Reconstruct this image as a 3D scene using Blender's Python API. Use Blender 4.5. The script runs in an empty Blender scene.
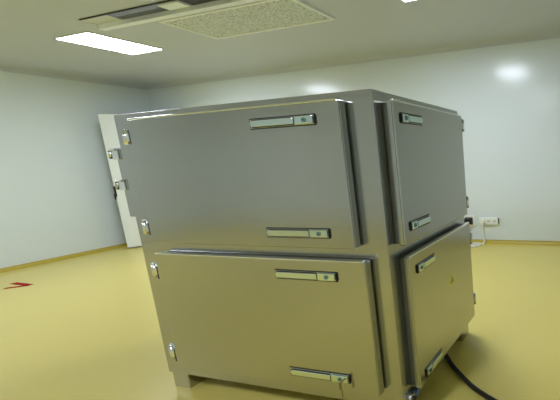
import bpy, bmesh, math, random
from mathutils import Vector, Matrix
random.seed(7)
scn = bpy.context.scene
COL = scn.collection

# ------------------------------------------------------------------ materials
def mat(name, color, rough=.5, metal=0., spec=.5, emit=None, estr=0., noise=None, bump=None, coat=0.):
    m = bpy.data.materials.new(name); m.use_nodes = True
    nt = m.node_tree; b = nt.nodes['Principled BSDF']
    b.inputs['Base Color'].default_value = (*color, 1)
    b.inputs['Roughness'].default_value = rough
    b.inputs['Metallic'].default_value = metal
    b.inputs['Specular IOR Level'].default_value = spec
    b.inputs['Coat Weight'].default_value = coat
    if emit:
        b.inputs['Emission Color'].default_value = (*emit, 1)
        b.inputs['Emission Strength'].default_value = estr
    if noise or bump:
        tc = nt.nodes.new('ShaderNodeTexCoord'); mp = nt.nodes.new('ShaderNodeMapping')
        nt.links.new(tc.outputs['Object'], mp.inputs['Vector'])
        nz = nt.nodes.new('ShaderNodeTexNoise'); nt.links.new(mp.outputs['Vector'], nz.inputs['Vector'])
        sc_, var, strv = noise or (bump[0], 0, (1, 1, 1))
        mp.inputs['Scale'].default_value = strv
        nz.inputs['Scale'].default_value = sc_; nz.inputs['Detail'].default_value = 4
        if var:
            mx = nt.nodes.new('ShaderNodeMix'); mx.data_type = 'RGBA'
            mx.inputs['A'].default_value = (*[c * (1 - var) for c in color], 1)
            mx.inputs['B'].default_value = (*[min(1, c * (1 + var)) for c in color], 1)
            nt.links.new(nz.outputs['Fac'], mx.inputs['Factor'])
            nt.links.new(mx.outputs['Result'], b.inputs['Base Color'])
        if bump:
            bp = nt.nodes.new('ShaderNodeBump'); bp.inputs['Strength'].default_value = bump[1]
            bp.inputs['Distance'].default_value = .002
            nt.links.new(nz.outputs['Fac'], bp.inputs['Height'])
            nt.links.new(bp.outputs['Normal'], b.inputs['Normal'])
    return m

M = {}
M['wall'] = mat('cleanroom_panel', (.715, .775, .80), .2, spec=.45, noise=(.7, .02, (1, 1, 1)))
M['ceiling'] = mat('ceiling_panel', (.55, .59, .66), .4, spec=.3, noise=(.6, .02, (1, 1, 1)))
M['floor'] = mat('yellow_epoxy', (.69, .575, .155), .3, spec=.4, noise=(.8, .05, (1, 1, 1)), bump=(3., .03))
M['skirt'] = mat('yellow_cove', (.50, .38, .045), .4)
M['white'] = mat('white_enamel', (.84, .87, .86), .35)
M['steel'] = mat('brushed_steel', (.50, .50, .49), .22, 1., noise=(5, .03, (1, 1, 40)), bump=(5, .10))
M['steel_door'] = mat('brushed_steel_door', (.51, .51, .495), .2, 1., noise=(5, .03, (1, 1, 40)), bump=(5, .10))
M['steel_edge'] = mat('folded_steel_edge', (.52, .53, .53), .22, 1.)
M['chrome'] = mat('chrome', (.86, .87, .87), .12, 1.)
M['latch'] = mat('bluish_latch_metal', (.76, .87, .89), .15, 1.)
M['chrome_dull'] = mat('dull_chrome', (.62, .66, .66), .25, 1.)
M['dark_metal'] = mat('dark_metal', (.03, .03, .03), .4, .5)
M['gasket'] = mat('grey_gasket', (.16, .165, .16), .6)
M['flange'] = mat('pale_grey_flange', (.86, .90, .92), .3, .1)
M['black'] = mat('black_plastic', (.012, .012, .012), .4)
M['rubber'] = mat('black_rubber_cable', (.012, .009, .006), .5)
M['lock_blue'] = mat('bluish_lock_face', (.16, .30, .33), .3, .7)
M['red'] = mat('red_floor_tape', (.36, .012, .008), .8, spec=.1)
M['yellow'] = mat('yellow_sticker', (.85, .75, .04), .5)
M['olive'] = mat('sticker_face', (.42, .36, .06), .5)
M['socket'] = mat('white_socket_plastic', (.85, .87, .84), .4)
M['socket_gap'] = mat('socket_dark_slot', (.05, .05, .05), .6)
M['cord'] = mat('white_cord', (.80, .80, .72), .5)
M['alu'] = mat('aluminium_profile', (.66, .68, .67), .35, .6)
M['dark_glass'] = mat('dark_glossy_panel', (.035, .04, .045), .12, .0, .8)
M['light_grey'] = mat('light_grey_paint', (.62, .66, .66), .4)
M['lamp'] = mat('lit_lamp_diffuser', (.9, .9, .9), .5, emit=(.92, 1.0, 1.16), estr=18.0)
M['key_metal'] = mat('brass_key', (.30, .24, .10), .4, .8)
M['blue'] = mat('blue_plastic', (.10, .17, .30), .4)

# perforated plate of the air diffuser: pale paint with close irregular dark holes
def perforated():
    m = bpy.data.materials.new('perforated_plate'); m.use_nodes = True
    nt = m.node_tree; b = nt.nodes['Principled BSDF']; b.inputs['Roughness'].default_value = .5
    tc = nt.nodes.new('ShaderNodeTexCoord')
    vo = nt.nodes.new('ShaderNodeTexVoronoi'); vo.inputs['Scale'].default_value = 58
    nt.links.new(tc.outputs['Object'], vo.inputs['Vector'])
    cr = nt.nodes.new('ShaderNodeValToRGB')
    cr.color_ramp.elements[0].position = .25; cr.color_ramp.elements[0].color = (.22, .24, .22, 1)
    cr.color_ramp.elements[1].position = .42; cr.color_ramp.elements[1].color = (.63, .68, .67, 1)
    nt.links.new(vo.outputs['Distance'], cr.inputs['Fac'])
    nt.links.new(cr.outputs['Color'], b.inputs['Base Color'])
    return m
M['perforated'] = perforated()

# ------------------------------------------------------------------ mesh helpers
class MB:
    """collects shapes in world coordinates and links them as one mesh object"""
    def __init__(s): s.bm = bmesh.new(); s.mats = []
    def _mi(s, m):
        if m not in s.mats: s.mats.append(m)
        return s.mats.index(m)
    def _add(s, src, m, mtx=None):
        mi = s._mi(m)
        if mtx is not None: bmesh.ops.transform(src, matrix=mtx, verts=src.verts)
        bmesh.ops.recalc_face_normals(src, faces=src.faces)
        mp = {}
        for v in src.verts: mp[v] = s.bm.verts.new(v.co)
        for f in src.faces:
            nf = s.bm.faces.new([mp[v] for v in f.verts]); nf.material_index = mi; nf.smooth = f.smooth
        src.free(); return s
    def box(s, lo, hi, m, bev=0., seg=2, mtx=None):
        b = bmesh.new(); bmesh.ops.create_cube(b, size=1)
        for v in b.verts: v.co = Vector([lo[i] + (v.co[i] + .5) * (hi[i] - lo[i]) for i in range(3)])
        if bev: bmesh.ops.bevel(b, geom=b.edges[:], offset=bev, segments=seg, affect='EDGES', profile=.5)
        return s._add(b, m, mtx)
    def cyl(s, p0, p1, r, m, n=16, r2=None, mtx=None):
        p0, p1 = Vector(p0), Vector(p1); d = p1 - p0
        b = bmesh.new(); bmesh.ops.create_cone(b, cap_ends=True, segments=n, radius1=r, radius2=r if r2 is None else r2, depth=d.length)
        for f in b.faces: f.smooth = len(f.verts) == 4
        q = Vector((0, 0, 1)).rotation_difference(d.normalized()).to_matrix().to_4x4()
        q.translation = (p0 + p1) / 2
        bmesh.ops.transform(b, matrix=q, verts=b.verts)
        return s._add(b, m, mtx)
    def tube(s, pts, r, m, n=10, sub=8):
        P = [Vector(p) for p in pts]; C = []
        Q = [P[0] * 2 - P[1]] + P + [P[-1] * 2 - P[-2]]
        for i in range(1, len(Q) - 2):
            for k in range(sub):
                t = k / sub; a, b_, c, d = Q[i - 1:i + 3]
                C.append(.5 * (2 * b_ + (c - a) * t + (2 * a - 5 * b_ + 4 * c - d) * t * t + (3 * b_ - a - 3 * c + d) * t ** 3))
        C.append(P[-1])
        b = bmesh.new(); rings = []; up = Vector((0, 0, 1))
        for i, c in enumerate(C):
            t = (C[min(i + 1, len(C) - 1)] - C[max(i - 1, 0)]).normalized()
            u = t.cross(up); u = u.normalized() if u.length > 1e-4 else Vector((1, 0, 0)); w = u.cross(t)
            rings.append([b.verts.new(c + r * (math.cos(a) * u + math.sin(a) * w)) for a in [2 * math.pi * k / n for k in range(n)]])
        for i in range(len(rings) - 1):
            for k in range(n):
                f = b.faces.new((rings[i][k], rings[i][(k + 1) % n], rings[i + 1][(k + 1) % n], rings[i + 1][k])); f.smooth = True
        b.faces.new(rings[0]); b.faces.new(rings[-1])
        return s._add(b, m)
    def prism(s, poly, dirv, m, bev=0., mtx=None):
        """poly: list of 3D points, extruded by dirv"""
        b = bmesh.new(); f = b.faces.new([b.verts.new(p) for p in poly])
        r = bmesh.ops.extrude_face_region(b, geom=[f])
        bmesh.ops.translate(b, vec=Vector(dirv), verts=[v for v in r['geom'] if isinstance(v, bmesh.types.BMVert)])
        if bev: bmesh.ops.bevel(b, geom=b.edges[:], offset=bev, segments=2, affect='EDGES', profile=.5)
        return s._add(b, m, mtx)
    def build(s, name, parent=None):
        xs = [v.co for v in s.bm.verts]
        lo = Vector([min(c[i] for c in xs) for i in range(3)]); hi = Vector([max(c[i] for c in xs) for i in range(3)])
        c = Vector(((lo.x + hi.x) / 2, (lo.y + hi.y) / 2, lo.z))
        bmesh.ops.translate(s.bm, vec=-c, verts=s.bm.verts)
        me = bpy.data.meshes.new(name); s.bm.to_mesh(me); s.bm.free()
        for m in s.mats: me.materials.append(m)
        o = bpy.data.objects.new(name, me); COL.objects.link(o)
        o['_w'] = c[:]
        if parent is not None:
            o.parent = parent; o.location = c - Vector(parent['_w'])
        else: o.location = c
        return o

def thing(name, loc, label, cat, group=None):
    o = bpy.data.objects.new(name, None); COL.objects.link(o); o.location = loc; o['_w'] = tuple(loc)
    o.empty_display_size = .1
    return tag(o, label, cat, group)
def tag(o, label, cat, group=None, kind=None):
    o['label'] = label; o['category'] = cat
    if group: o['group'] = group
    if kind: o['kind'] = kind
    return o
def struct(o): o['kind'] = 'structure'; return o

# ------------------------------------------------------------------ room shell
XL, XR, YF, YB, ZC = -4.79, 3.6, -4.0, 3.075, 2.469
T = .12
struct(MB().box((XL - T, YF - T, -.1), (XR + T, YB + T, 0), M['floor']).build('floor'))
struct(MB().box((XL - T, YF - T, ZC), (XR + T, YB + T, ZC + .1), M['ceiling']).build('ceiling'))
struct(MB().box((XL - T, YF - T, 0), (XL, YB + T, ZC), M['wall']).build('wall_left'))
struct(MB().box((XL, YB, 0), (XR, YB + T, ZC), M['wall']).build('wall_back'))
struct(MB().box((XR, YF - T, 0), (XR + T, YB + T, ZC), M['wall']).build('wall_right'))
struct(MB().box((XL, YF - T, 0), (XR, YF, ZC), M['wall']).build('wall_front'))

def cove(p0, p1, inward, r, z, updir, m, name, n=8):
    """concave quarter fillet along p0-p1; updir=+1 at the floor, -1 at the ceiling"""
    p0, p1, inw = Vector((*p0, z)), Vector((*p1, z)), Vector((*inward, 0))
    poly = [p0]
    for k in range(n + 1):
        a = math.pi / 2 * k / n
        poly.append(p0 + inw * (r - r * math.sin(a)) + Vector((0, 0, updir * (r - r * math.cos(a)))))
    return struct(MB().prism(poly, p1 - p0, m).build(name))
R1 = .046
cove((XL, YF), (XL, YB), (1, 0), R1, 0, 1, M['skirt'], 'baseboard_left')
cove((XL, YB), (XR, YB), (0, -1), R1, 0, 1, M['skirt'], 'baseboard_back')
cove((XR, YF), (XR, YB), (-1, 0), R1, 0, 1, M['skirt'], 'baseboard_right')
cove((XL, YF), (XR, YF), (0, 1), R1, 0, 1, M['skirt'], 'baseboard_front')
R2 = .06
for i, (a, b, n) in enumerate((((XL, YF), (XL, YB), (1, 0)), ((XL, YB), (XR, YB), (0, -1)),
                               ((XR, YF), (XR, YB), (-1, 0)), ((XL, YF), (XR, YF), (0, 1)))):
    cove(a, b, n, R2, ZC, -1, M['ceiling'], 'trim_%d' % (i + 1))

# white door leaf standing ajar in the far corner, hinged on the back wall
ang = math.radians(47)
DH, DL = 1.94, .98
mt = Matrix.Translation((-4.50, 2.26, 0)) @ Matrix.Rotation(ang, 4, 'Z')
dleaf = struct(MB().box((0, 0, .012), (DL, .045, DH), M['white'], .004, mtx=mt).build('door_1'))
MB().box((.03, -.004, .04), (DL - .03, 0, DH - .03), M['white'], .0015, mtx=mt).build('door_panel', dleaf)
MB().box((.0, -.003, .012), (DL, 0, .022), M['gasket'], mtx=mt).build('bottom_shade', dleaf)  # dark strip standing in for the shade under the leaf
MB().box((-.008, -.006, .78), (.014, .040, .93), M['dark_metal'], .003, mtx=mt) \
    .box((-.024, .010, .74), (-.006, .032, .82), M['dark_metal'], .004, mtx=mt).build('door_lock', dleaf)
hx = -4.50 + DL * math.cos(ang)
fr = MB()
fr.box((hx, YB - .02, 0), (hx + .05, YB, DH + .06), M['alu'], .003)
fr.box((hx + .99, YB - .02, 0), (hx + 1.04, YB, DH + .06), M['alu'], .003)
fr.box((hx + .05, YB - .02, DH + .01), (hx + .99, YB, DH + .06), M['alu'], .003)
fr.build('door_frame', dleaf)

# ------------------------------------------------------------------ ceiling fittings
LW, LD = .47, .60
def ceiling_light(cx, cy, label, group=None):
    t = thing('ceiling_light', (cx, cy, ZC), label, 'ceiling light', group)
    f = MB(); z0, z1 = ZC - .012, ZC
    x0, x1, y0, y1 = cx - LW / 2, cx + LW / 2, cy - LD / 2, cy + LD / 2; w = .012
    f.box((x0 - w, y0 - w, z0), (x0, y1 + w, z1), M['white'], .002).box((x1, y0 - w, z0), (x1 + w, y1 + w, z1), M['white'], .002)
    f.box((x0, y0 - w, z0), (x1, y0, z1), M['white'], .002).box((x0, y1, z0), (x1, y1 + w, z1), M['white'], .002)
    f.build('frame', t)
    MB().box((x0, y0, ZC - .010), (x1, y1, ZC - .002), M['lamp']).build('diffuser', t)
    return t
ceiling_light(-2.695, 1.57, 'bright white rectangular ceiling light panel left of the perforated air diffuser')
ceiling_light(.875, 1.425, 'white ceiling light just peeking in at the top edge, right of the air diffuser')
ceiling_light(-3.3, -1.6, 'unseen white rectangular ceiling light added behind the viewpoint', 'added unseen ceiling lights behind the viewpoint')  # unseen lamp, added and set far left to brighten the left wall
ceiling_light(.905, -1.6, 'unseen white rectangular ceiling light added behind the viewpoint', 'added unseen ceiling lights behind the viewpoint')  # unseen lamp, added to keep the cabinet front and side bright

# perforated air supply diffuser
t = thing('air_diffuser', (-.87, 1.56, ZC), 'large perforated square air supply diffuser set in the ceiling', 'air vent')
x0, x1, y0, y1 = -1.59, -.145, 1.30, 1.83; w = .028; z0 = ZC - .02
f = MB()
f.box((x0, y0, z0), (x0 + w, y1, ZC), M['white'], .004).box((x1 - w, y0, z0), (x1, y1, ZC), M['white'], .004)
f.box((x0 + w, y0, z0), (x1 - w, y0 + w, ZC), M['white'], .004).box((x0 + w, y1 - w, z0), (x1 - w, y1, ZC), M['white'], .004)
f.build('frame', t)
MB().box((x0 + w, y0 + w, ZC - .012), (x1 - w, y1 - w, ZC), M['perforated']).build('perforated_panel', t)
for px, py in ((x0 + .06, y1 - .06), (x1 - .06, y1 - .06)):
    MB().cyl((px, py, ZC - .016), (px, py, ZC - .011), .008, M['chrome_dull']).build('screw', t)

# metal framed opening beside it
t = thing('ceiling_opening', (-1.2, 1.11, ZC), 'metal framed slot in the ceiling with dark glossy inside, beside the air diffuser', 'ceiling fixture')
ax0, ax1, ay0, ay1 = -2.14, -.30, 1.075, 1.21; z0 = ZC - .042
def slab(lo, hi, m, b=.002): return MB().box(lo, hi, m, b)
slab((ax0 - .02, ay1 - .022, z0), (ax1, ay1, ZC), M['flange']).box((ax0 - .02, ay1, z0), (ax1, ay1 + .03, z0 + .005), M['flange'], .001).build('flange', t)
slab((ax0, ay0 - .014, ZC - .009), (ax1, ay0, ZC), M['dark_metal']).build('edge_strip', t)
slab((ax1, ay0 - .014, z0), (ax1 + .012, ay1, ZC), M['alu']).build('end_cap', t)
slab((ax0 - .012, ay0 - .014, ZC - .009), (ax0, ay1 - .022, ZC), M['light_grey']).build('end_cap', t)
slab((ax0, ay0, ZC - .006), (-1.82, ay1 - .022, ZC), M['light_grey']).build('inner_panel', t)
slab((-1.82, ay0, ZC - .007), (-1.21, ay1 - .022, ZC), M['dark_glass']).build('glossy_panel', t)
slab((-1.21, ay0, ZC - .022), (-.99, ay1 - .045, ZC), M['flange']).build('white_block', t)
slab((-.99, ay0, ZC - .006), (ax1, ay1 - .022, ZC), M['black']).build('dark_panel', t)
MB().box((ax0 - .026, ay1 - .02, z0 + .004), (ax0 - .02, ay1 - .002, ZC - .006), M['dark_metal'], .002).build('bolt', t)

# ------------------------------------------------------------------ steel cabinet
W, D, Z0, Z1 = 1.4, .841, .093, 1.42
cab = thing('steel_cabinet', (W / 2, D / 2, 0), 'large brushed stainless steel cabinet with latched doors standing on the yellow floor', 'cabinet')
b = MB()
b.box((0, 0, Z0), (W, D, Z1), M['steel'], .003, 2)
b.build('body', cab)
for fx in (.002, W - .126):
    for fy in (.012, D - .124):
        MB().box((fx, fy, 0), (fx + .112, fy + .112, Z0 + .002), M['steel'], .004).build('foot', cab)

# every door is drawn in its own frame: u across (0 at hinge side, up to latch side), n outward, z up
def frame_front():   # u=x, n=-y
    return Matrix(((1, 0, 0, 0), (0, -1, 0, 0), (0, 0, 1, 0), (0, 0, 0, 1)))
def frame_side():    # u=y, n=x-W
    return Matrix(((0, 1, 0, W), (1, 0, 0, 0), (0, 0, 1, 0), (0, 0, 0, 1)))

def door(mtx, g, u0, u1, z0, z1, th, latch_at, latch_len, hinges, hinge_u, lzs, side=1, pn=.014):
    o = MB().box((u0, g, z0), (u1, th, z1), M['steel_door'], .005, 3, mtx=mtx).build('door', cab)
    MB().box((u0 + .006, 0, z0 + .006), (u1 - .006, g, z1 - .006), M['gasket'], .002, mtx=mtx).build('gasket', o)
    # folded lip on the outer edge, with chrome along the top added as a highlight
    e = MB()
    if side > 0:
        e.box((u1, g + .004, z0 + .004), (u1 + .003, th - .006, z1 - .004), M['steel_edge'], .001, mtx=mtx)
    else:
        e.box((u0 - .003, g + .004, z0 + .004), (u0, th - .006, z1 - .004), M['steel_edge'], .001, mtx=mtx)
    e.box((u0 + .003, th - .014, z1 - .004), (u1 - .003, th + .0004, z1 + .004), M['chrome'], .003, mtx=mtx)
    e.build('edge_strip', o)
    for zc in lzs:
        a, c, h = latch_at, latch_at + side * latch_len, .0175      # a: lever tip, c: lock end
        lo, hi = min(a, c), max(a, c)
        MB().box((lo, th, zc - h), (hi, th + .004, zc + h), M['chrome_dull'], .0015, mtx=mtx) \
            .box((lo - .004, th, zc - h - .004), (hi + .004, th + .0015, zc + h + .004), M['dark_metal'], mtx=mtx).build('latch_plate', o)
        # lever with a rounded tip
        split = a + side * latch_len * .70
        n = 10; poly = []
        hh = h - .005
        tip = a + side * (hh + .006)
        for k in range(n + 1):
            an = math.pi / 2 + math.pi * k / n
            poly.append((tip + side * hh * math.cos(an), th + .004, zc + hh * math.sin(an)))
        poly += [(split, th + .004, zc - hh), (split, th + .004, zc + hh)]
        lv = MB().prism(poly, (0, .007, 0), M['latch'], .002, mtx=mtx)
        rim = [(p[0] - side * .0035 if k <= n else p[0], th + .0038, zc + (p[2] - zc) * 1.25) for k, p in enumerate(poly)]
        lv.prism(rim, (0, .0015, 0), M['dark_metal'], mtx=mtx)
        lv.build('latch_lever', o)
        s0, s1 = split + side * .006, c - side * .004
        MB().box((min(s0, s1), th + .004, zc - h + .002), (max(s0, s1), th + .011, zc + h - .002), M['latch'], .003, mtx=mtx).build('lock_box', o)
        k0 = s0 + (s1 - s0) * .55
        MB().cyl((k0, th + .010, zc), (k0, th + .0135, zc), .0095, M['lock_blue'], mtx=mtx) \
            .box((k0 - .004, th + .013, zc - .0015), (k0 + .004, th + .014, zc + .0015), M['black'], mtx=mtx).build('lock_cylinder', o)
        # dark end stop of the latch
        MB().box((min(c, c + side * .004), th, zc - h), (max(c, c + side * .004), th + .007, zc + h), M['dark_metal'], .001, mtx=mtx).build('latch_stop', o)
    for zc in hinges:
        hh = .036; ue = u0 if side > 0 else u1
        hb = MB()
        pin = hinge_u + side * .018
        lo, hi = sorted((hinge_u - side * .02 if side > 0 else D, ue - side * .024))
        hb.box((lo, 0, zc - hh), (hi, .006, zc + hh), M['chrome_dull'], .001, mtx=mtx)
        hb.cyl((pin, pn, zc - hh * .9), (pin, pn, zc + hh * .9), .012 if side > 0 else .009, M["chrome" if side > 0 else "steel_edge"], mtx=mtx)
        hb.cyl((pin, pn, zc + hh * .9), (pin, pn, zc + hh * 1.12), .006, M['chrome_dull'], mtx=mtx)
        lo, hi = sorted((ue - side * .030, ue + side * .002))
        hb.box((lo, .004, zc - hh * .95), (hi, .034, zc + hh * .85), M['dark_metal'], .002, mtx=mtx)  # dark bar drawn for the shadow between hinge and door edge
        lo, hi = sorted((pin, ue - side * .028))
        hb.box((lo, pn - .002, zc - hh * .55), (hi, pn + .008, zc + hh * .5), M['chrome'], .002, mtx=mtx)
        hb.build('hinge', o)
    return o

FT = .046
dfu = door(frame_front(), .007, .163, 1.283, .815, 1.386, FT, .866, .308, (1.312, .883), .066, (1.321, .878))
dfl = door(frame_front(), .007, .158, 1.319, .174, .763, FT, .876, .306, (.664, .224), .066, (.697, .241))
ST = .050
dsu = door(frame_side(), .022, .052, .775, .806, 1.383, ST, .275, .172, (1.33, .87), .840, (1.320, .878), -1, .034)
dsl = door(frame_side(), .022, .072, .795, .146, .752, ST, .292, .165, (.64, .24), .847, (.684, .190), -1, .040)

# warning sticker on the lower side door
tz, ty, s = .478, .482, .062
xs = W + ST
MB().prism([(xs, ty - s / 2, tz), (xs, ty + s / 2, tz), (xs, ty, tz + s)], (.0008, 0, 0), M['yellow']) \
    .prism([(xs + .0008, ty - s * .3, tz + s * .12), (xs + .0008, ty + s * .3, tz + s * .12), (xs + .0008, ty, tz + s * .75)], (.0004, 0, 0), M['olive']) \
    .build('warning_sticker', dsl)['label'] = 'yellow triangular warning sticker'

# shallow door edge and catches standing proud of the left side
MB().box((-.055, .008, .93), (0, .70, 1.27), M['steel'], .005).build('side_panel', cab)
for zc in (1.245, 1.095):
    MB().box((-.062, -.004, zc - .03), (-.020, .010, zc + .012), M['chrome'], .002) \
        .cyl((-.072, .0, zc - .018), (-.072, .0, zc + .012), .010, M['chrome_dull']) \
        .box((-.080, -.006, zc - .026), (-.062, .012, zc - .008), M['dark_metal'], .002) \
        .box((-.070, -.008, zc + .012), (-.034, .006, zc + .022), M['chrome'], .002).build('catch', cab)

# small fitting low on the near corner of the side
MB().cyl((W, .045, .118), (W + .022, .045, .118), .017, M['chrome']) \
    .cyl((W + .022, .045, .118), (W + .034, .045, .118), .011, M['dark_metal']) \
    .box((W, .075, .104), (W + .026, .108, .126), M['blue'], .004).build('fitting', cab)

# key hanging from the lowest front latch
kx, kz = 1.162, .241
key = MB()
key.cyl((kx, -FT - .0125, kz), (kx, -FT - .036, kz), .0035, M['key_metal'])
key.box((kx - .006, -FT - .036, kz - .030), (kx + .006, -FT - .033, kz + .004), M['key_metal'], .001)
key.box((kx + .002, -FT - .035, kz - .066), (kx + .010, -FT - .032, kz - .030), M['key_metal'], .001)
tag(key.build('key'), 'small key hanging from the lock of the lowest front latch', 'key')

# ------------------------------------------------------------------ power cable on the floor
tag(MB().tube([(1.12, .80, .013), (1.25, .64, .013), (1.355, .535, .013), (1.43, .45, .013), (1.53, .36, .013), (1.62, .29, .013), (1.74, .225, .013),
               (1.95, .13, .013), (2.3, .02, .013)], .012, M['rubber']).build('power_cable'),
    'black power cable running from under the steel cabinet across the floor', 'cable')

# red arrow of tape on the floor
a = MB()
def strip(p, q, wd):
    p, q = Vector((*p, .0)), Vector((*q, .0)); d = (q - p).normalized(); n = Vector((-d.y, d.x, 0)) * wd / 2
    a.prism([p + n, p - n, q - n, q + n], (0, 0, .0015), M['red'])
tip = (-3.60, .955)
strip((-3.92, .965), tip, .05); strip((-3.74, .84), tip, .05)
tag(a.build('floor_arrow'), 'red tape arrow stuck on the yellow floor near the left wall', 'floor marking')

# ------------------------------------------------------------------ sockets on the back wall
yw = YB
t = thing('wall_socket', (.58, yw, .24), 'white wall socket with a black plug, right beside the cabinet edge', 'socket', 'wall sockets')
MB().box((.50, yw - .018, .228), (.672, yw, .375), M['socket'], .005).build('socket_plate', t)
MB().box((.53, yw - .020, .25), (.64, yw - .0175, .345), M['socket_gap'], .001).build('socket_face', t)
p = MB().box((.535, yw - .075, .262), (.632, yw - .021, .335), M['black'], .008)
p.tube([(.585, yw - .06, .27), (.585, yw - .085, .22), (.58, yw - .08, .12), (.56, yw - .08, .02), (.40, yw - .12, .012), (.1, yw - .3, .012)], .009, M['black'])
tag(p.build('power_plug'), 'black power plug pushed into the wall socket beside the cabinet', 'plug')

t = thing('wall_socket', (.86, yw, .25), 'white wide three part wall socket, right of the black plug', 'socket', 'wall sockets')
MB().box((.735, yw - .03, .252), (.985, yw, .345), M['socket'], .005).build('socket_plate', t)
for k in range(3):
    x = .742 + k * .0805
    MB().box((x, yw - .034, .262), (x + .074, yw - .030, .335), M['socket'], .002).build('socket_module', t)
    MB().box((x + .025, yw - .035, .290), (x + .032, yw - .0338, .308), M['socket_gap']).box((x + .043, yw - .035, .290), (x + .050, yw - .0338, .308), M['socket_gap']).build('socket_slot', t)
MB().box((.985, yw - .028, .262), (.992, yw, .335), M['dark_metal'], .001).build('end_cap', t)
c = MB()
c.box((.748, yw - .058, .276), (.808, yw - .036, .322), M['cord'], .006)
c.tube([(.78, yw - .05, .285), (.785, yw - .07, .22), (.80, yw - .06, .12), (.80, yw - .07, .03), (.77, yw - .10, .010), (.72, yw - .06, .010),
        (.66, yw - .12, .010), (.64, yw - .20, .010), (.70, yw - .23, .011), (.76, yw - .16, .012), (.70, yw - .10, .022), (.62, yw - .17, .018), (.62, yw - .24, .010), (.70, yw - .21, .020), (.74, yw - .15, .022)], .0115, M['cord'])
tag(c.build('white_cord'), 'white cord hanging from the wide socket and heaped on the floor below', 'cord')

# ------------------------------------------------------------------ camera
R = ((0.9665774140001129, 0.252497469043434, -0.04441993777026827),
     (-0.0013867572979768053, -0.16810985717415727, -0.9857672914157178),
     (-0.25637117554251476, 0.9528819990153788, -0.1621410383074086))   # rows: right, down, forward
cam = bpy.data.objects.new('camera', bpy.data.cameras.new('camera')); COL.objects.link(cam)
r, d, f = (Vector(q) for q in R)
cam.matrix_world = Matrix(((r.x, -d.x, -f.x, 2.20226866), (r.y, -d.y, -f.y, -1.18617439), (r.z, -d.z, -f.z, 1.16645883), (0, 0, 0, 1)))
cam.data.sensor_width = 36; cam.data.sensor_fit = 'HORIZONTAL'
cam.data.lens = 350.76082 / 560 * 36
cam.data.shift_x = -350.76082 * .63692 / 560
cam.data.shift_y = 350.76082 * .02809 / 560
cam.data.clip_start = .02
scn.camera = cam

# ------------------------------------------------------------------ world and view
w = bpy.data.worlds.new('world'); scn.world = w; w.use_nodes = True
w.node_tree.nodes['Background'].inputs['Color'].default_value = (.5, .5, .5, 1)
w.node_tree.nodes['Background'].inputs['Strength'].default_value = .05
scn.view_settings.view_transform = 'Standard'; scn.view_settings.look = 'None'
scn.view_settings.gamma = 1; scn.view_settings.use_curve_mapping = False
scn.view_settings.exposure = 1.1
scn.cycles.use_denoising = True
scn.cycles.max_bounces = 12; scn.cycles.diffuse_bounces = 8
scn.cycles.sample_clamp_indirect = 8
for o in bpy.data.objects:
    if '_w' in o: del o['_w']
